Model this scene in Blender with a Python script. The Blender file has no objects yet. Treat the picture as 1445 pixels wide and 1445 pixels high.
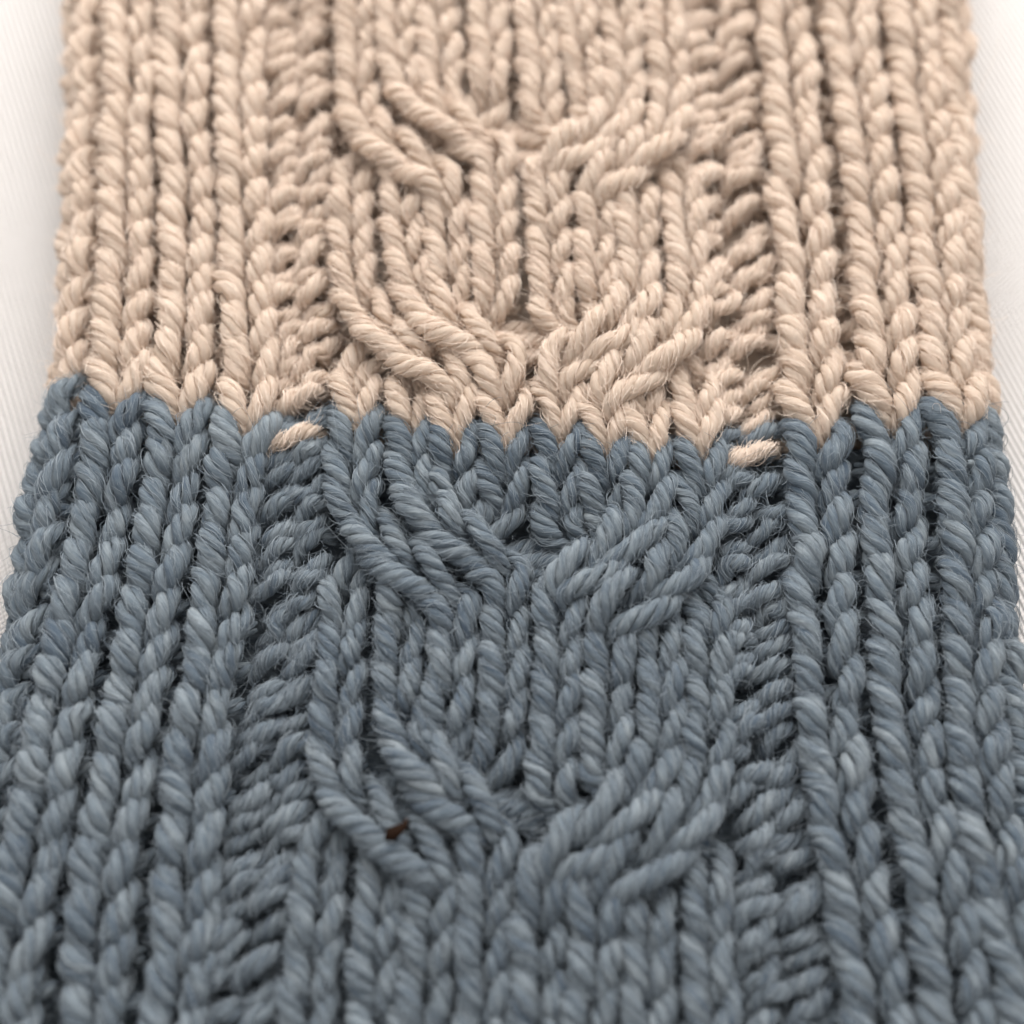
import bpy, math
import numpy as np

rng = np.random.default_rng(7)
scene = bpy.context.scene
S = 4.5e-5                      # metres per unit; one unit is one photo pixel's width on the knit at the frame centre
THICK = 116.0                   # thickness of the flattened knit, units
TILT = math.radians(20)
FOV = math.radians(40)
DIST = 722.5 / math.tan(FOV / 2)

# ------------------------------------------------------------------ camera
cam_d = bpy.data.cameras.new('camera')
cam = bpy.data.objects.new('camera', cam_d)
scene.collection.objects.link(cam)
cam.location = (0, -DIST * math.sin(TILT) * S, (DIST * math.cos(TILT) + THICK) * S)
cam.rotation_euler = (TILT, 0, 0)
cam_d.sensor_width = 36
cam_d.angle = FOV
cam_d.clip_start = 0.005
cam_d.clip_end = 20
cam_d.dof.use_dof = True
cam_d.dof.focus_distance = (DIST * 0.992) * S
cam_d.dof.aperture_fstop = 14.5
scene.camera = cam

# ------------------------------------------------------------------ light
world = bpy.data.worlds.new('World')
scene.world = world
world.use_nodes = True
bg = world.node_tree.nodes['Background']
bg.inputs[0].default_value = (1.0, 0.97, 0.95, 1)
bg.inputs[1].default_value = 0.60

def area(name, loc, target, sx, sy, power, col):
    l = bpy.data.lights.new(name, 'AREA')
    l.shape = 'RECTANGLE'; l.size = sx; l.size_y = sy; l.energy = power; l.color = col
    o = bpy.data.objects.new(name, l)
    scene.collection.objects.link(o)
    o.location = loc
    d = np.array(target) - np.array(loc)
    from mathutils import Vector
    o.rotation_euler = Vector(d).to_track_quat('-Z', 'Y').to_euler()
    return o
area('window_light', (0.015, 0.19, 0.155), (0.0, 0.0, 0.0), 0.32, 0.22, 1.36, (1.0, 0.97, 0.945))

cy = scene.cycles
cy.max_bounces = 10; cy.diffuse_bounces = 7; cy.transmission_bounces = 6
cy.use_adaptive_sampling = True; cy.adaptive_threshold = 0.025
cy.use_denoising = True
vs = scene.view_settings
vs.view_transform = 'Standard'; vs.look = 'None'; vs.gamma = 1; vs.exposure = 0.2
vs.use_curve_mapping = False

# ------------------------------------------------------------------ photo pixel -> knit surface
def px2w(px, py):
    px = np.asarray(px, float); py = np.asarray(py, float)
    a = (px - 722.5) / DIST; b = -(py - 722.5) / DIST
    dy = math.sin(TILT) + b * math.cos(TILT)
    dz = -math.cos(TILT) + b * math.sin(TILT)
    t = -(DIST * math.cos(TILT)) / dz
    return a * t, -DIST * math.sin(TILT) + dy * t

def interp_y(pts):
    """pts: list of (py, px): smooth world curve X(Y) on the top surface"""
    p = np.array(sorted(pts, key=lambda q: -q[0]), float)
    X, Y = px2w(p[:, 1], p[:, 0])
    Yd = np.linspace(Y[0], Y[-1], 400)
    Xd = np.interp(Yd, Y, X)
    k = np.hanning(61); k /= k.sum()
    s0 = (Xd[20] - Xd[0]) / 20; s1 = (Xd[-1] - Xd[-21]) / 20
    pad = np.concatenate([Xd[0] + s0 * np.arange(-30, 0), Xd, Xd[-1] + s1 * np.arange(1, 31)])
    Xd = np.convolve(pad, k, 'valid')
    m0 = (Xd[12] - Xd[0]) / (Yd[12] - Yd[0]); m1 = (Xd[-1] - Xd[-13]) / (Yd[-1] - Yd[-13])
    def f(y):
        y = np.asarray(y, float)
        r = np.interp(y, Yd, Xd)
        r = np.where(y < Yd[0], Xd[0] + (y - Yd[0]) * m0 * 0.5, r)
        return np.where(y > Yd[-1], Xd[-1] + (y - Yd[-1]) * m1 * 0.5, r)
    return f

PITCH = 57.0                                   # one row of knitting
EDGE_L = interp_y([(0, 108), (250, 103), (440, 97), (545, 84), (600, 64), (700, 42), (800, 28), (950, 12), (1150, -10), (1445, -40)])
EDGE_R = interp_y([(0, 1360), (250, 1367), (450, 1378), (590, 1390), (700, 1402), (850, 1420), (1000, 1436), (1200, 1455), (1445, 1478)])
RAD = 56.0                                     # roundness of the folded edges

def surface(X, Y):
    """height and normal of the flattened tube at X, Y (arrays)"""
    l = (EDGE_L(Y) + RAD - X) / RAD
    r = (X - EDGE_R(Y) + RAD) / RAD
    sa = np.clip(np.maximum(l, 0), 0, 0.985) - np.clip(np.maximum(r, 0), 0, 0.985)
    ca = np.sqrt(1 - sa * sa)
    z = -RAD * (1 - ca)
    N = np.stack([-sa, np.zeros_like(sa), ca], -1)
    return z, N

# ------------------------------------------------------------------ materials
def nodes(m):
    m.use_nodes = True
    nt = m.node_tree
    for n in list(nt.nodes): nt.nodes.remove(n)
    return nt, nt.nodes.new

def yarn_material(name, base, dark, light, glow):
    m = bpy.data.materials.new(name)
    nt, new = nodes(m); L = nt.links.new
    out = new('ShaderNodeOutputMaterial'); p = new('ShaderNodeBsdfPrincipled')
    tr = new('ShaderNodeBsdfTranslucent'); ms = new('ShaderNodeMixShader'); ms.inputs[0].default_value = glow   # light seeps through wool
    L(p.outputs[0], ms.inputs[1]); L(tr.outputs[0], ms.inputs[2]); L(ms.outputs[0], out.inputs[0])
    uv = new('ShaderNodeUVMap'); uv.uv_map = 'fibre'
    mp = new('ShaderNodeMapping'); mp.inputs['Scale'].default_value = (0.02, 1.3, 1)
    L(uv.outputs[0], mp.inputs[0])
    fib = new('ShaderNodeTexNoise'); fib.inputs['Scale'].default_value = 3.0
    fib.inputs['Detail'].default_value = 5; fib.inputs['Roughness'].default_value = 0.65
    L(mp.outputs[0], fib.inputs['Vector'])
    mp2 = new('ShaderNodeMapping'); mp2.inputs['Scale'].default_value = (0.05, 0.6, 1)
    L(uv.outputs[0], mp2.inputs[0])
    mot = new('ShaderNodeTexNoise'); mot.inputs['Scale'].default_value = 1.0
    mot.inputs['Detail'].default_value = 3
    L(mp2.outputs[0], mot.inputs['Vector'])
    att = new('ShaderNodeAttribute'); att.attribute_name = 'tone'
    mx = new('ShaderNodeMath'); mx.operation = 'MULTIPLY_ADD'
    L(fib.outputs[0], mx.inputs[0]); mx.inputs[1].default_value = 0.9
    m2 = new('ShaderNodeMath'); m2.operation = 'MULTIPLY_ADD'
    L(mot.outputs[0], m2.inputs[0]); m2.inputs[1].default_value = 1.1; m2.inputs[2].default_value = -1.0
    L(m2.outputs[0], mx.inputs[2])
    ad = new('ShaderNodeMath'); ad.operation = 'ADD'
    L(mx.outputs[0], ad.inputs[0]); L(att.outputs['Fac'], ad.inputs[1])
    ramp = new('ShaderNodeValToRGB')
    e = ramp.color_ramp.elements
    e[0].position = 0.12; e[0].color = (*dark, 1)
    e[1].position = 0.88; e[1].color = (*light, 1)
    mid = e.new(0.5); mid.color = (*base, 1)
    L(ad.outputs[0], ramp.inputs[0])
    L(ramp.outputs[0], p.inputs['Base Color']); L(ramp.outputs[0], tr.inputs[0])
    p.inputs['Roughness'].default_value = 0.85
    p.inputs['Specular IOR Level'].default_value = 0.06
    p.inputs['Sheen Weight'].default_value = 0.12
    p.inputs['Sheen Roughness'].default_value = 0.5
    bmp = new('ShaderNodeBump'); bmp.inputs['Strength'].default_value = 1.0
    bmp.inputs['Distance'].default_value = 3.0 * S
    L(fib.outputs[0], bmp.inputs['Height'])
    L(bmp.outputs[0], p.inputs['Normal'])
    return m

def fibre_material(name, a, b):
    m = bpy.data.materials.new(name)
    nt, new = nodes(m); L = nt.links.new
    out = new('ShaderNodeOutputMaterial'); p = new('ShaderNodeBsdfPrincipled')
    L(p.outputs[0], out.inputs[0])
    hi = new('ShaderNodeHairInfo'); r = new('ShaderNodeValToRGB')
    r.color_ramp.elements[0].color = (*a, 1); r.color_ramp.elements[1].color = (*b, 1)
    L(hi.outputs['Random'], r.inputs[0]); L(r.outputs[0], p.inputs['Base Color'])
    p.inputs['Roughness'].default_value = 0.6
    p.inputs['Specular IOR Level'].default_value = 0.25
    return m

BEIGE = yarn_material('beige_wool', (0.79, 0.665, 0.55), (0.73, 0.60, 0.485), (0.84, 0.725, 0.615), 0.42)
BLUE = yarn_material('slate_blue_wool', (0.146, 0.180, 0.209), (0.068, 0.094, 0.126), (0.255, 0.292, 0.315), 0.08)
BEIGE_F = fibre_material('beige_fibre', (0.74, 0.60, 0.50), (0.87, 0.76, 0.66))
BLUE_F = fibre_material('slate_blue_fibre', (0.12, 0.152, 0.185), (0.29, 0.33, 0.36))

# ------------------------------------------------------------------ yarn sweeping
NPLY, SIDES, STEP = 4, 7, 6.5
TWIST = 86.0                                   # length of one full turn of the plies
PLY_R, PLY_C = 7.55, 10.5

class Col:
    """collects the yarns of one column of stitches"""
    def __init__(self): self.v = []; self.f = []; self.uv = []; self.t = []; self.n = 0

def catmull(P, step=STEP):
    P = np.asarray(P, float)
    Q = np.vstack([2 * P[0] - P[1], P, 2 * P[-1] - P[-2]])
    out = []
    for i in range(len(P) - 1):
        p0, p1, p2, p3 = Q[i:i + 4]
        t = np.linspace(0, 1, 12, endpoint=False)[:, None]
        out.append(0.5 * (2 * p1 + (p2 - p0) * t + (2 * p0 - 5 * p1 + 4 * p2 - p3) * t ** 2 + (3 * p1 - p0 - 3 * p2 + p3) * t ** 3))
    D = np.vstack(out + [P[-1:]])
    s = np.concatenate([[0], np.cumsum(np.linalg.norm(np.diff(D, axis=0), axis=1))])
    n = max(6, int(s[-1] / step))
    u = np.linspace(0, s[-1], n)
    idx = np.interp(u, s, np.arange(len(D)) / 12.0)
    return np.stack([np.interp(u, s, D[:, k]) for k in range(3)], -1), u, idx

def frames(C, n0):
    T = np.gradient(C, axis=0); T /= np.linalg.norm(T, axis=1)[:, None]
    N = np.zeros_like(C)
    a = n0 - T[0] * n0.dot(T[0]); N[0] = a / np.linalg.norm(a)
    for i in range(1, len(C)):
        a = N[i - 1] - T[i] * N[i - 1].dot(T[i])
        N[i] = a / np.linalg.norm(a)
    return T, N, np.cross(T, N)

FUZZ = {'beige': [], 'blue': []}
LAID = {'beige': [], 'blue': []}

def yarn(col, pts, n0, colour, rs=1.0, tone=0.0, fuzz=1.0, prof=None):
    """sweep a four-ply twisted yarn along control points (units)"""
    C, s, idx = catmull(pts)
    rf = np.ones(len(C)) if prof is None else np.interp(idx, np.arange(len(prof)), prof)
    rf = np.convolve(np.pad(rf, 2, 'edge'), np.ones(5) / 5, 'valid')
    T, N, B = frames(C, np.asarray(n0, float))
    ph = rng.uniform(0, 2 * math.pi)
    m = len(C)
    tw = TWIST * rng.uniform(0.82, 1.22) * rs
    wob = rf * (1 + 0.07 * np.sin(s / 37.0 + rng.uniform(0, 6)) + 0.05 * np.sin(s / 13.0 + rng.uniform(0, 6)))
    ang = np.linspace(0, 2 * math.pi, SIDES, endpoint=False)
    endt = np.ones(m); endt[0] = endt[-1] = 0.55
    for k in range(NPLY):
        th = ph + 2 * math.pi * (s / tw + k / NPLY) + 0.18 * np.sin(s / 29.0 + 2.1 * k + ph)
        pc = PLY_C * rs * wob * (1 + 0.10 * np.sin(s / 23.0 + k * 1.7 + ph))
        rad = np.cos(th)[:, None] * B + np.sin(th)[:, None] * N
        P = C + pc[:, None] * rad
        TP = np.gradient(P, axis=0); TP /= np.linalg.norm(TP, axis=1)[:, None]
        A = rad - TP * (rad * TP).sum(1)[:, None]; A /= np.linalg.norm(A, axis=1)[:, None]
        D = np.cross(TP, A)
        pr = PLY_R * rs * rf * endt * (1 + 0.12 * np.sin(s / 17.0 + k * 2.9 + 3 * ph) + rng.normal(0, 0.04, m))
        # plies flatten a little where they press against each other
        ring = P[:, None, :] + (pr[:, None] * np.cos(ang))[..., None] * A[:, None, :] * 0.96 + (pr[:, None] * np.sin(ang))[..., None] * D[:, None, :] * 1.06
        base = col.n
        V = ring.reshape(-1, 3)
        i = np.arange(m - 1)[:, None] * SIDES + np.arange(SIDES)[None]
        j = np.arange(m - 1)[:, None] * SIDES + (np.arange(SIDES)[None] + 1) % SIDES
        F = np.stack([i, j, j + SIDES, i + SIDES], -1).reshape(-1, 4) + base
        su = s + rng.uniform(0, 4000)
        off = rng.uniform(0, 50)
        a0 = np.broadcast_to(np.arange(SIDES)[None], (m - 1, SIDES)) / SIDES * 5
        U = np.stack([
            np.stack([np.broadcast_to(su[:-1, None], a0.shape), a0 + off + su[:-1, None] * 0.022], -1),
            np.stack([np.broadcast_to(su[:-1, None], a0.shape), a0 + off + 5 / SIDES + su[:-1, None] * 0.022], -1),
            np.stack([np.broadcast_to(su[1:, None], a0.shape), a0 + off + 5 / SIDES + su[1:, None] * 0.022], -1),
            np.stack([np.broadcast_to(su[1:, None], a0.shape), a0 + off + su[1:, None] * 0.022], -1)], 2).reshape(-1, 2)
        col.v.append(V); col.f.append(F); col.uv.append(U)
        col.t.append(np.full(len(V), 0.0 + tone + rng.normal(0, 0.09)))
        col.n += len(V)
        # loose fibres that lift off this ply
        nl = int(m * 2.6 * fuzz)
        LK = 6
        if m > LK + 2:
            q = rng.integers(0, m - LK, nl); a = rng.uniform(0, 2 * math.pi, nl); da = rng.normal(0.06, 0.30, nl)
            lift = rng.uniform(0.97, 1.16, nl); ends = rng.uniform(-0.1, 0.5, nl)
            ii = q[:, None] + np.arange(LK)[None]
            aa = a[:, None] + da[:, None] * np.arange(LK)[None]
            dd = np.cos(aa)[..., None] * A[ii] * 0.96 + np.sin(aa)[..., None] * D[ii] * 1.06
            lf = lift[:, None] + ends[:, None] * (np.linspace(-1, 1, LK)[None] ** 2) * 0.6
            hp = P[ii] + dd * (pr[ii] * lf)[..., None] + np.cumsum(rng.normal(0, 1.3, (nl, LK, 3)), 1)
            ok = (dd[:, 2, 2] > -0.25) & (hp[:, 2, 2] > -55) & (np.abs(hp[:, 2, 0]) < 880) & (hp[:, 2, 1] < 990) & (hp[:, 2, 1] > -860)
            LAID[colour].append(hp[ok])
        nf = rng.poisson(m * 2.6 * fuzz)
        if nf:
            q = rng.integers(1, m - 1, nf); a = rng.uniform(0, 2 * math.pi, nf)
            d = np.cos(a)[:, None] * A[q] + np.sin(a)[:, None] * D[q]
            FUZZ[colour].append((P[q] + d * pr[q][:, None] * 0.9, d, TP[q] * rng.choice([-1, 1], nf)[:, None]))

def build(col, name, mat, parent):
    me = bpy.data.meshes.new(name)
    V = np.vstack(col.v) * S; V[:, 2] += THICK * S
    F = np.vstack(col.f)
    me.vertices.add(len(V)); me.vertices.foreach_set('co', V.astype(np.float32).ravel())
    me.loops.add(F.size); me.loops.foreach_set('vertex_index', F.astype(np.int32).ravel())
    me.polygons.add(len(F))
    me.polygons.foreach_set('loop_start', np.arange(0, F.size, 4, dtype=np.int32))
    me.update(calc_edges=True)
    me.polygons.foreach_set('use_smooth', np.ones(len(F), dtype=bool))
    uvl = me.uv_layers.new(name='fibre')
    uvl.data.foreach_set('uv', np.vstack(col.uv).astype(np.float32).ravel())
    at = me.attributes.new('tone', 'FLOAT', 'POINT')
    at.data.foreach_set('value', (np.concatenate(col.t) + 0.5).astype(np.float32))
    me.materials.append(mat)
    o = bpy.data.objects.new(name, me)
    scene.collection.objects.link(o)
    o.parent = parent
    return o

# ------------------------------------------------------------------ the cloth underneath
def make_cloth():
    m = bpy.data.materials.new('white_twill')
    nt, new = nodes(m); L = nt.links.new
    out = new('ShaderNodeOutputMaterial'); p = new('ShaderNodeBsdfPrincipled'); L(p.outputs[0], out.inputs[0])
    tc = new('ShaderNodeTexCoord')
    def wave(rot, pitch):
        mp = new('ShaderNodeMapping'); mp.inputs['Rotation'].default_value = (0, 0, math.radians(rot))
        L(tc.outputs['Object'], mp.inputs[0])
        w = new('ShaderNodeTexWave'); w.wave_type = 'BANDS'; w.bands_direction = 'X'; w.wave_profile = 'SIN'
        w.inputs['Scale'].default_value = 2 * math.pi / (20 * pitch * S)
        w.inputs['Distortion'].default_value = 1.1; w.inputs['Detail'].default_value = 2
        w.inputs['Detail Scale'].default_value = 0.35
        L(mp.outputs[0], w.inputs[0]); return w
    a = wave(-21, 9.6); b = wave(48, 6.5)
    mx = new('ShaderNodeMath'); mx.operation = 'MULTIPLY_ADD'
    L(b.outputs['Fac'], mx.inputs[0]); mx.inputs[1].default_value = 0.25; L(a.outputs['Fac'], mx.inputs[2])
    ns = new('ShaderNodeTexNoise'); ns.inputs['Scale'].default_value = 1 / (5 * S); ns.inputs['Detail'].default_value = 4
    L(tc.outputs['Object'], ns.inputs[0])
    m3 = new('ShaderNodeMath'); m3.operation = 'MULTIPLY_ADD'
    L(ns.outputs[0], m3.inputs[0]); m3.inputs[1].default_value = 0.5; L(mx.outputs[0], m3.inputs[2])
    bm = new('ShaderNodeBump'); bm.inputs['Strength'].default_value = 1.0; bm.inputs['Distance'].default_value = 4.2 * S
    L(m3.outputs[0], bm.inputs['Height']); L(bm.outputs[0], p.inputs['Normal'])
    p.inputs['Base Color'].default_value = (0.68, 0.655, 0.635, 1)
    p.inputs['Roughness'].default_value = 0.9; p.inputs['Specular IOR Level'].default_value = 0.1
    p.inputs['Sheen Weight'].default_value = 0.1
    n = 120; h = 3400.0
    g = np.linspace(-h, h, n + 1)
    X, Y = np.meshgrid(g, g)
    Z = 5 * np.sin(X / 310 + 0.6) * np.sin(Y / 420 + 1) + 3.5 * np.sin((X + 0.6 * Y) / 170)
    Z -= Z.max() + 1
    V = np.stack([X, Y, Z], -1).reshape(-1, 3) * S
    q = (np.arange(n)[:, None] * (n + 1) + np.arange(n)[None]).ravel()
    F = np.stack([q, q + 1, q + n + 2, q + n + 1], -1)
    me = bpy.data.meshes.new('white_cloth')
    me.from_pydata(V.tolist(), [], F.tolist())
    for pl in me.polygons: pl.use_smooth = True
    me.materials.append(m)
    o = bpy.data.objects.new('white_cloth', me); scene.collection.objects.link(o)
    o['kind'] = 'structure'
    o['label'] = 'white twill cloth lying flat under the knitted piece'
    return o
make_cloth()

# ------------------------------------------------------------------ the knitted piece
def empty(name, parent=None, loc=(0, 0, 0)):
    o = bpy.data.objects.new(name, None); scene.collection.objects.link(o)
    o.location = loc; o.parent = parent; o.empty_display_size = 0.01
    return o
knit = empty('knitted_sleeve')
knit['label'] = 'ribbed wool knit tube, beige above and slate blue below, with owl cables, on white cloth'
knit['category'] = 'knitwear'
beige = empty('beige_section', knit); beige['label'] = 'beige wool half of the knit above the colour change'
blue = empty('blue_section', knit); blue['label'] = 'slate blue wool half of the knit below the colour change'
SEC = {'beige': (beige, BEIGE), 'blue': (blue, BLUE)}
ROW_TOP, ROW_BOT = 19, -21

class Wale:
    perp = 0.3
    """a column of stitches: centre line as a function of row (0 = first beige row)"""
    def __init__(self, xf, y0, width, lift=None, pitch=PITCH):
        self.xf, self.y0, self.width, self.lift, self.pitch = xf, y0, width, lift, pitch
        self.wob = rng.uniform(0, 6.28, 4)
    def at(self, row):
        row = np.asarray(row, float)
        Y = self.y0 + row * self.pitch
        X = self.xf(Y) + 1.6 * np.sin(row * 0.9 + self.wob[0]) + 1.2 * np.sin(row * 2.3 + self.wob[1])
        z, N = surface(X, Y)
        h = self.lift(Y) if callable(self.lift) else (self.lift or 0.0)
        return np.stack([X, Y, z], -1) + N * (np.asarray(h) + 1.5 * np.sin(row * 1.3 + self.wob[2]))[..., None], N
    def spread(self, Y): return 1.0
    def map(self, row, uvw, slant=0.0):
        u, v, w = np.asarray(uvw, float).T
        P, N = self.at(row + v)
        Pa, _ = self.at(row + v + 0.25); Pb, _ = self.at(row + v - 0.25)
        T = Pa - Pb; T /= np.linalg.norm(T, axis=1)[:, None]
        B = np.cross(T, N); B /= np.linalg.norm(B, axis=1)[:, None]
        # across the column: between the true perpendicular and the row's own direction
        X0 = np.array([1.0, 0, 0]) - N * N[:, :1]
        B = self.perp * B + (1 - self.perp) * X0 / np.linalg.norm(X0, axis=1)[:, None]
        B -= N * (B * N).sum(1)[:, None]
        B /= np.linalg.norm(B, axis=1)[:, None]
        W = self.width * self.spread(P[:, 1])
        return P + B * (u * W)[:, None] + N * w[:, None]

# one V of a knit stitch: (across, along in rows, height); the panel's V is open, the rib's legs stand almost upright
PANEL_V = ([(-0.48, -0.08, -30), (-0.22, -0.20, -22), (-0.145, -0.03, -9), (-0.18, 0.40, 7), (-0.25, 0.85, 12), (-0.31, 1.20, 5), (-0.27, 1.46, -16)],
           [(0.26, 1.48, -18), (0.345, 1.18, 0), (0.30, 0.82, 7), (0.205, 0.40, 6), (0.135, 0.0, -9), (0.20, -0.20, -22), (0.48, -0.08, -30)])
OPEN_V = ([(-0.46, -0.16, -30), (-0.17, -0.28, -22), (-0.085, -0.12, -8), (-0.165, 0.34, 7), (-0.275, 0.80, 12), (-0.375, 1.14, 5), (-0.33, 1.44, -16)],
          [(0.31, 1.46, -18), (0.405, 1.14, 2), (0.315, 0.78, 8), (0.19, 0.34, 7), (0.085, -0.10, -8), (0.16, -0.28, -22), (0.46, -0.16, -30)])
RIB_V = ([(-0.54, -0.06, -32), (-0.30, -0.20, -24), (-0.185, -0.04, -8), (-0.20, 0.40, 8), (-0.24, 0.85, 12), (-0.275, 1.20, 4), (-0.22, 1.46, -20)],
         [(0.22, 1.46, -22), (0.30, 1.18, -2), (0.27, 0.84, 7), (0.20, 0.42, 7), (0.135, 0.0, -8), (0.27, -0.18, -24), (0.54, -0.06, -32)])
PROF_L = [0.65, 0.65, 0.78, 1.04, 1.10, 0.88, 0.65]
PROF_R = [0.62, 0.74, 0.92, 0.92, 0.72, 0.62, 0.62]

def knit_stitch(col, wale, row, colour, rs=1.0, fuzz=1.0, jit=1.0, shape=RIB_V):
    base = np.array(shape[0] + [(0.0, 1.50, -28)] + shape[1], float)
    j = rng.normal(0, 1, base.shape) * np.array([0.022, 0.05, 2.4]) * jit
    base = base + j
    base[:, 1] += rng.normal(0, 0.05) * jit
    base[:, 0] = base[:, 0] * (1 + rng.normal(0, 0.06) * jit) + rng.normal(0, 0.02) * jit
    if row == 0: base[0, 1] += 0.3; base[-1, 1] += 0.3; base[[0, -1], 2] -= 6
    base[:7, 2] += rng.normal(0, 2.5) * jit; base[8:, 2] += rng.normal(0, 2.5) * jit
    prof = PROF_L + [0.75] + PROF_R
    P = wale.map(row, base)
    half = getattr(wale, 'half', None)
    if half:
        rs = rs * (1 + 0.55 * (float(np.mean(wale.spread(P[:, 1]))) - 1))
        if half == 'R' and float(np.max(wale.spread(P[:, 1]))) > 1.06: prof = [0.65, 0.65, 0.76, 0.98, 1.0, 0.82, 0.65, 0.7, 0.66, 0.84, 1.0, 0.98, 0.74, 0.65, 0.65]
    if half:                                   # where a strand leans, one leg follows the lean and the other keeps upright
        k = slice(8, 15) if half == 'L' else slice(0, 7)
        xa, _ = wale.at(row + base[k, 1]); xb, _ = wale.at(np.full(7, row + 0.55))
        P[k, 0] += 0.20 * (xb[:, 0] - xa[:, 0])
    _, N = wale.at(np.array([row]))
    yarn(col, P, N[0], colour, rs * (1 + rng.normal(0, 0.035)), rng.normal(0, 0.06), fuzz, prof)

def column(name, wale, r0=ROW_BOT, r1=ROW_TOP, rs=1.0, border=0, fuzz=1.0, shape=RIB_V, opened=True):
    for colour, a, b in (('blue', r0, border), ('beige', border, r1)):
        if b <= a: continue
        c = Col()
        for r in range(a, b): knit_stitch(c, wale, r, colour, rs, fuzz, 1.0, OPEN_V if (-3 <= r <= 1 and rng.random() < 0.85 if shape is PANEL_V else shape is RIB_V and opened and -1 <= r <= 0) else shape)
        build(c, name, SEC[colour][1], SEC[colour][0])

def tip(px, py): return float(px2w(px, py)[1])

# rib columns: (photo points of the centre line, tip of the first beige stitch)
ribs = [
    ([(0, 112), (250, 108), (441, 104), (553, 85), (650, 65), (800, 42), (980, 5), (1100, -20), (1445, -85)], (85, 553), 92),
    ([(30, 180), (250, 181), (441, 174), (568, 166), (650, 156), (800, 133), (980, 90), (1100, 66), (1400, 15)], (166, 568), 92),
    ([(30, 259), (250, 262), (441, 267), (582, 254), (650, 246), (800, 224), (980, 190), (1100, 170), (1400, 132)], (253, 582), 96),
    ([(30, 339), (250, 341), (441, 352), (602, 345), (650, 334), (800, 320), (980, 290), (1100, 275), (1400, 250)], (346, 602), 90),
    ([(34, 1106), (250, 1126), (450, 1139), (612, 1149), (800, 1158), (1100, 1176), (1400, 1232)], (1148, 612), 105),
    ([(34, 1196), (250, 1225), (450, 1243), (592, 1253), (800, 1262), (1100, 1286), (1400, 1347)], (1253, 592), 106),
    ([(34, 1284), (250, 1312), (450, 1328), (595, 1350), (800, 1368), (1100, 1378), (1400, 1442)], (1352, 595), 100),
    ([(34, 1345), (250, 1360), (450, 1376), (595, 1398), (800, 1420), (1100, 1448), (1400, 1500)], (1405, 590), 90),
]
for pts, t, w in ribs:
    column('rib_column', Wale(interp_y(pts), tip(*t), w), rs=1.10, opened=90 < t[0] < 1400)

# columns that turn under the folded edges
class SideWale(Wale):
    def __init__(self, edge, sign, alpha, y0, width):
        super().__init__(None, y0, width); self.edge, self.sign, self.alpha = edge, sign, alpha
    def at(self, row):
        row = np.asarray(row, float); Y = self.y0 + row * self.pitch
        a = self.alpha + 0.03 * np.sin(row * 0.9 + self.wob[0])
        X = self.edge(Y) - self.sign * RAD * (1 - np.sin(a)); z = -RAD * (1 - np.cos(a))
        N = np.stack([self.sign * np.sin(a), 0 * a, np.cos(a)], -1)
        return np.stack([X, Y, z], -1), N
for edge, sign, y0 in ((EDGE_L, -1, tip(85, 548)), (EDGE_R, 1, tip(1405, 588))):
    column('rib_column', SideWale(edge, sign, math.radians(112), y0, 84), fuzz=0.4, opened=False)

# owl panel: eight strands that change places at the cable crossings
POS = [(0, 505, 560, 617, 685, 755, 811, 868, 930), (300, 495, 568, 629, 696, 770, 838, 898, 968), (600, 504, 582, 640, 709, 787, 853, 911, 981),
       (950, 478, 562, 637, 711, 786, 856, 932, 1000), (1350, 440, 528, 602, 680, 757, 835, 914, 998)]
POSF = [interp_y([(p[0], p[k + 1]) for p in POS]) for k in range(8)]
TIPS = [(504, 594), (580, 606), (640, 624), (708, 620), (787, 620), (853, 636), (911, 640), (981, 640)]
CROSS = {'L': ([-80, 228, 504, 803, 1170, 1590], [-122, 182, 466, 758, 1115, 1535]),
         'R': ([-70, 234, 516, 830, 1200, 1620], [-100, 206, 484, 785, 1170, 1590])}
def smooth(t): t = np.clip(t, 0, 1); return t * t * (3 - 2 * t)

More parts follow.
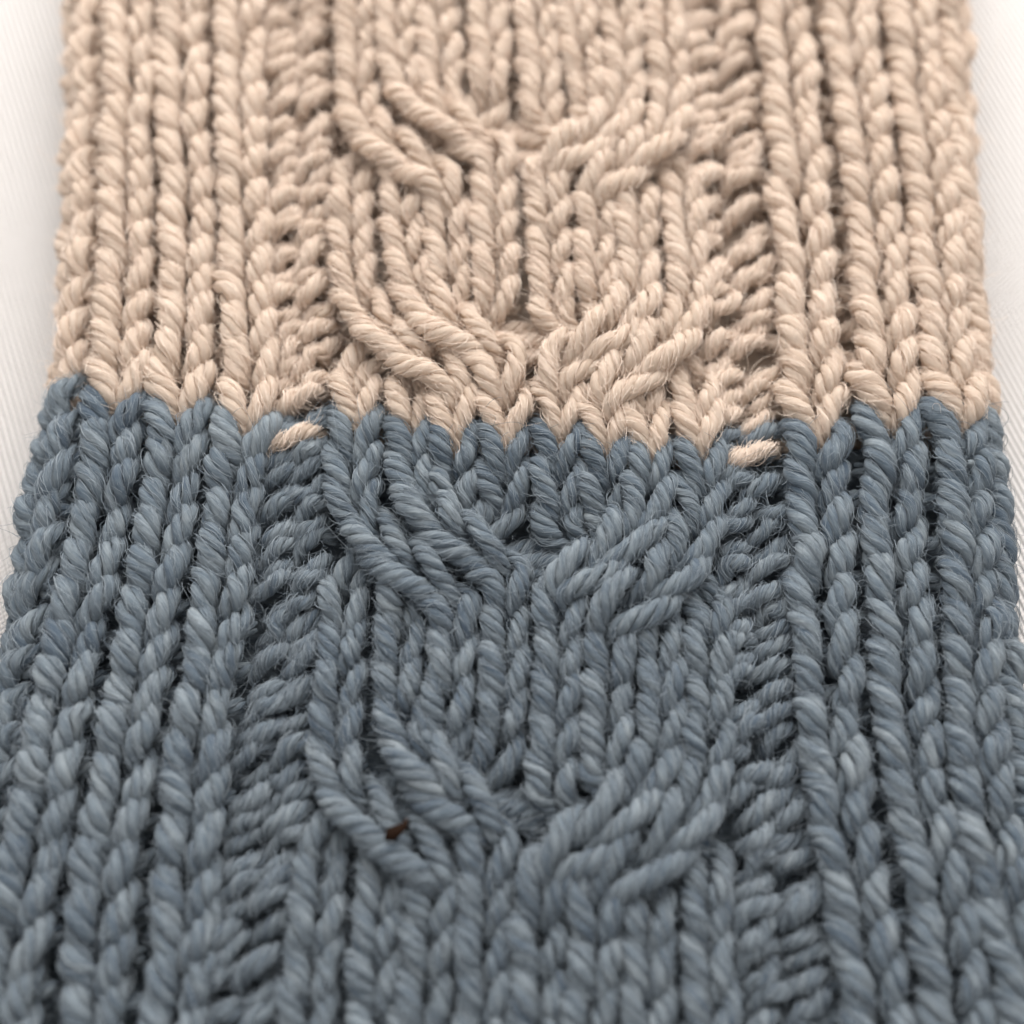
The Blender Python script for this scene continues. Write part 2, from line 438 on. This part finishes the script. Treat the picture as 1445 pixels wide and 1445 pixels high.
class Strand(Wale):
    perp = 0.45
    def __init__(self, half, start):
        self.half = half
        self.start = start                       # place 0..3 from the outside, at the top of the piece
        self.width, self.pitch = 74, PITCH
        self.wob = rng.uniform(0, 6.28, 4)
        lane = start % 2
        self.ym = [float(px2w(700, y)[1]) for y in CROSS[half][lane]]
        tipy = [tip(*t) for t in TIPS]
        self.tips = tipy[:4] if half == 'L' else tipy[4:][::-1]
        self.y0 = None
        # row zero of the strand: the tip where it stands at the colour change
        p = self.place(np.array([np.mean(self.tips)]))[0]
        self.y0 = float(np.interp(p[0], range(4), self.tips))
    def spread(self, Y):
        w = np.ones(np.shape(Y)); cur = self.start
        for ym in self.ym:
            if cur < 2: w = w + 0.22 * np.exp(-((Y - ym) / 70) ** 2)
            cur = (cur + 2) % 4
        return w
    def place(self, Y):
        p = np.full(np.shape(Y), float(self.start)); up = np.zeros(np.shape(Y)); cur = self.start
        for ym in self.ym:
            if cur < 2:                        # in front: a bowl-shaped sweep that tightens toward the middle
                tau = np.clip((ym + 158 - Y) / 215, 0, 1)
                t = 1 - np.cos(math.pi / 2 * tau ** 1.4)
                up = up + 17 * np.exp(-((Y - ym + 5) / 66) ** 2)
            else:                              # behind
                yb_ = ym + (42 if cur == 2 else -14)
                t = smooth((yb_ + 66 - Y) / 132)
                up = up - 30 * np.exp(-((Y - yb_) / 58) ** 2)
            p = p + ((cur + 2) % 4 - cur) * t
            nxt = (cur + 2) % 4
            cur = nxt
        return p, up
    def at(self, row):
        row = np.asarray(row, float); Y = self.y0 + row * self.pitch
        p, up = self.place(Y)
        xs = np.stack([(POSF[k] if self.half == 'L' else POSF[7 - k])(Y) for k in range(4)], -1)
        i = np.clip(np.floor(p).astype(int), 0, 2); f = p - i
        x = np.take_along_axis(xs, i[..., None], -1)[..., 0] * (1 - f) + np.take_along_axis(xs, i[..., None] + 1, -1)[..., 0] * f
        x = x + 1.4 * np.sin(row * 0.9 + self.wob[0])
        # the panel is gently domed, highest between the crossings
        dome = 10 - 9 * ((p - 3.0) / 3.0) ** 2
        z = dome + up
        N = np.zeros(np.shape(row) + (3,)); N[..., 2] = 1
        return np.stack([x, Y, z], -1), N

strands = []
for half in 'LR':
    for k in range(4):
        strands.append(Strand(half, k))
for s_ in strands:
    column('cable_strand', s_, rs=0.88, shape=PANEL_V)

# purl ground on both sides of the owls
purl = [
    ([(0, 396), (300, 402), (600, 398), (950, 384), (1350, 318), (1445, 300)], 46, 570, -0.5),
    ([(0, 440), (300, 442), (600, 441), (950, 426), (1350, 372), (1445, 360)], 46, 576, 0.0),
    ([(0, 985), (250, 992), (450, 1010), (650, 1032), (950, 1040), (1150, 1062), (1350, 1072), (1445, 1082)], 50, 606, 0.0),
    ([(0, 1040), (250, 1052), (450, 1070), (650, 1085), (950, 1094), (1150, 1114), (1350, 1138), (1445, 1154)], 52, 596, -0.5),
]
BUMP = [(-0.58, -0.54, -30), (-0.46, -0.34, -10), (-0.24, -0.10, 6), (0.02, 0.08, 11), (0.26, 0.22, 6), (0.44, 0.28, -10), (0.54, 0.22, -30)]
DIP = [(-0.54, -0.28, -32), (-0.40, -0.28, -10), (-0.12, -0.13, 5), (0.18, 0.06, 6), (0.42, 0.26, -8), (0.54, 0.44, -32)]
for pts, w, ty, sh in purl:
    wl = Wale(interp_y(pts), tip(pts[2][1], ty), w * (1.12 if sh else 1.0), lift=-19 if sh else -12)
    for colour, a, b in (('blue', ROW_BOT, 0), ('beige', 0, ROW_TOP)):
        c = Col()
        for r in range(a, b):
            for shape, dv in ((BUMP, 0.0), (DIP, 0.48)):
                q = np.array(shape, float) + rng.normal(0, 1, (len(shape), 3)) * np.array([0.06, 0.06, 3.0]) + rng.normal(0, 1, 3) * np.array([0.12, 0.08, 4.0])
                P = wl.map(r + 0.35 + dv + sh * 0.5, q)
                _, N = wl.at(np.array([float(r)]))
                yarn(c, P, N[0], colour, 0.68 * (1 + rng.normal(0, 0.09)), rng.normal(0, 0.06), 1.0, [0.7, 0.85, 1.0] + [1.05] * (len(shape) - 6) + [1.0, 0.85, 0.7])
        build(c, 'purl_column', SEC[colour][1], SEC[colour][0])

# yarn lengths that show by themselves: beige bumps below the colour change, bars in the cable pockets
def loose_yarn(name, pts, z, colour, rs=0.9):
    X, Y = px2w([p[0] for p in pts], [p[1] for p in pts])
    zz = np.full(len(pts), float(z)); zz[0] -= 26; zz[-1] -= 26
    c = Col(); yarn(c, np.stack([X, Y, zz], -1), (0, 0, 1), colour, rs, 0.0, 1.5)
    build(c, name, SEC[colour][1], SEC[colour][0])
loose_yarn('purl_bump', [(372, 632), (388, 624), (412, 615), (438, 606), (456, 604)], -3, 'beige', 0.72)
loose_yarn('purl_bump', [(1022, 652), (1036, 648), (1058, 641), (1082, 632), (1098, 630)], -3, 'beige', 0.78)
for cx, cy, colour in ((742, 206, 'beige'), (750, 486, 'beige'), (752, 796, 'blue'), (726, 1150, 'blue')):
    for k, (dy, z) in enumerate(((-24, -20), (-4, -8), (14, -14))):
        e = rng.normal(0, 3, 10)
        loose_yarn('pocket_bar', [(cx - 62 + e[0], cy + dy + 12 + e[1]), (cx - 30 + e[2], cy + dy + e[3]), (cx + e[4], cy + dy - 4 + e[5]),
                                  (cx + 30 + e[6], cy + dy + e[7]), (cx + 62 + e[8], cy + dy + 12 + e[9])], z, colour, 0.85)

# inside layer of the tube: what shows dark in the gaps between stitches
def lining(name, ya, yb, colour):
    ys = np.linspace(ya, yb, 60); na = 40
    a = np.linspace(0, 2 * math.pi, na, endpoint=False)
    V = []
    for y in ys:
        l, r = float(EDGE_L(y)) + 34, float(EDGE_R(y)) - 34
        cx, hw = (l + r) / 2, (r - l) / 2
        ca, sa = np.cos(a), np.sin(a)
        x = cx + hw * np.sign(ca) * np.abs(ca) ** 0.25
        z = -THICK / 2 - (24 if colour == 'blue' else 18) + (THICK / 2 - (34 if colour == 'blue' else 28)) * np.sign(sa) * np.abs(sa) ** 0.6
        z = np.where(sa < 0, -THICK + 3 + 86 * (1 - np.abs(sa) ** 0.6) * 0.45, z)
        V.append(np.stack([x, np.full(na, y), z], -1))
    V = np.vstack(V)
    i = (np.arange(59)[:, None] * na + np.arange(na)[None]); j = (np.arange(59)[:, None] * na + (np.arange(na)[None] + 1) % na)
    F = np.stack([i, i + na, j + na, j], -1).reshape(-1, 4)
    c = Col(); c.v = [V]; c.f = [F]; c.t = [np.zeros(len(V))]
    c.uv = [np.stack([V[F.ravel(), 0], V[F.ravel(), 1] / 12], -1)]
    build(c, name, SEC[colour][1], SEC[colour][0])
yb = tip(722, 612)
lining('inner_layer', yb + ROW_BOT * PITCH + 20, yb, 'blue')
lining('inner_layer', yb + 1, yb + ROW_TOP * PITCH - 10, 'beige')

# loose wool fibres standing off the yarn
def fibres(colour, mat, parent):
    P = np.vstack([a[0] for a in FUZZ[colour]]); D = np.vstack([a[1] for a in FUZZ[colour]]); T = np.vstack([a[2] for a in FUZZ[colour]])
    keep = (P[:, 2] > -60) & (D[:, 2] > -0.5)
    P, D, T = P[keep], D[keep], T[keep]
    n = len(P); K = 7
    ln = rng.gamma(2.0, 5.0, n) + 5
    ln = np.where(rng.random(n) < 0.03, ln * 2.4, ln)
    out = rng.uniform(0.1, 1.1, n)
    d = T + D * out[:, None] + rng.normal(0, 0.35, (n, 3)); d /= np.linalg.norm(d, axis=1)[:, None]
    curl = rng.normal(0, 1, (n, 3)); curl -= d * (curl * d).sum(1)[:, None]
    c2 = np.cross(d, curl)
    ph = rng.uniform(0, 6.28, n); fr = rng.uniform(1.5, 5, n); am = rng.uniform(0.02, 0.16, n)
    t = np.linspace(0, 1, K)
    pos = np.zeros((n, K, 3))
    for q in range(K):
        tt = t[q]
        bend = rng.uniform(-1, 1, 1)[0] * 0
        pos[:, q] = P + d * (ln * tt)[:, None] + curl * (ln * (0.30 * tt * tt + am * (np.sin(fr * tt + ph) - np.sin(ph))))[:, None] + c2 * (ln * am * (np.cos(fr * tt + ph) - np.cos(ph)))[:, None] - D * (ln * tt * tt * out * 0.55)[:, None]
    pos[..., 2] += THICK
    hc = bpy.data.hair_curves.new('loose_fibres')
    hc.add_curves([K] * n)
    hc.position_data.foreach_set('vector', (pos * S).astype(np.float32).ravel())
    rad = np.tile(np.linspace(0.30, 0.12, K), n) * np.repeat(rng.uniform(0.7, 1.3, n), K) * S
    ra = hc.attributes.get('radius') or hc.attributes.new('radius', 'FLOAT', 'POINT')
    ra.data.foreach_set('value', rad.astype(np.float32))
    hc.materials.append(mat)
    o = bpy.data.objects.new('loose_fibres', hc); scene.collection.objects.link(o)
    o.parent = parent; o['kind'] = 'stuff'
    print('fibres', colour, n)
def laid(colour, mat, parent):
    pos = np.vstack(LAID[colour]); n, K = pos.shape[:2]
    pos = pos.copy(); pos[..., 2] += THICK
    hc = bpy.data.hair_curves.new('surface_fibres')
    hc.add_curves([K] * n)
    hc.position_data.foreach_set('vector', (pos * S).astype(np.float32).ravel())
    rad = np.tile(np.array([0.12, 0.26, 0.31, 0.31, 0.26, 0.12]), n) * np.repeat(rng.uniform(0.6, 1.4, n), K) * S
    ra = hc.attributes.get('radius') or hc.attributes.new('radius', 'FLOAT', 'POINT')
    ra.data.foreach_set('value', rad.astype(np.float32))
    hc.materials.append(mat)
    o = bpy.data.objects.new('surface_fibres', hc); scene.collection.objects.link(o)
    o.parent = parent; o['kind'] = 'stuff'
    print('laid', colour, n)
laid('beige', BEIGE_F, beige)
laid('blue', BLUE_F, blue)
fibres('beige', BEIGE_F, beige)
fibres('blue', BLUE_F, blue)

# ------------------------------------------------------------------ the bit of straw caught in the blue yarn
def fleck():
    m = bpy.data.materials.new('brown_husk')
    nt, new = nodes(m); L = nt.links.new
    out = new('ShaderNodeOutputMaterial'); p = new('ShaderNodeBsdfPrincipled'); L(p.outputs[0], out.inputs[0])
    ns = new('ShaderNodeTexNoise'); ns.inputs['Scale'].default_value = 4000
    r = new('ShaderNodeValToRGB'); r.color_ramp.elements[0].color = (0.006, 0.003, 0.0015, 1); r.color_ramp.elements[1].color = (0.022, 0.009, 0.004, 1)
    L(ns.outputs[0], r.inputs[0]); L(r.outputs[0], p.inputs['Base Color']); p.inputs['Roughness'].default_value = 0.8; p.inputs['Specular IOR Level'].default_value = 0.1
    pts = [(548, 1192), (556, 1186), (566, 1180), (575, 1173), (580, 1163)]
    rad = [2.0, 8.0, 8.5, 5.2, 1.6]
    X, Y = px2w([q[0] for q in pts], [q[1] for q in pts])
    C = np.stack([X, Y, np.array([52, 56, 57, 57, 60.0])], -1)
    T, N, B = frames(C, np.array([0, 0, 1.0]))
    V, F = [], []
    for i in range(5):
        for k in range(8):
            a = k * math.pi / 4
            rr = rad[i] * (1 + 0.18 * math.sin(3 * k + i * 2))
            V.append(C[i] + B[i] * math.cos(a) * rr + N[i] * math.sin(a) * rr * 0.5)
    for i in range(4):
        for k in range(8):
            F.append((i * 8 + k, i * 8 + (k + 1) % 8, i * 8 + 8 + (k + 1) % 8, i * 8 + 8 + k))
    F.append(tuple(range(7, -1, -1))); F.append(tuple(range(32, 40)))
    V = (np.array(V) + np.array([0, 0, THICK])) * S
    me = bpy.data.meshes.new('plant_husk'); me.from_pydata(V.tolist(), [], F)
    for pl in me.polygons: pl.use_smooth = True
    me.materials.append(m)
    o = bpy.data.objects.new('plant_husk', me); scene.collection.objects.link(o)
    o['label'] = 'tiny dark brown plant husk caught in the lower blue cable'
    o['category'] = 'husk'
fleck()
print('tris', sum(len(o.data.polygons) * 2 for o in bpy.data.objects if o.type == 'MESH'))
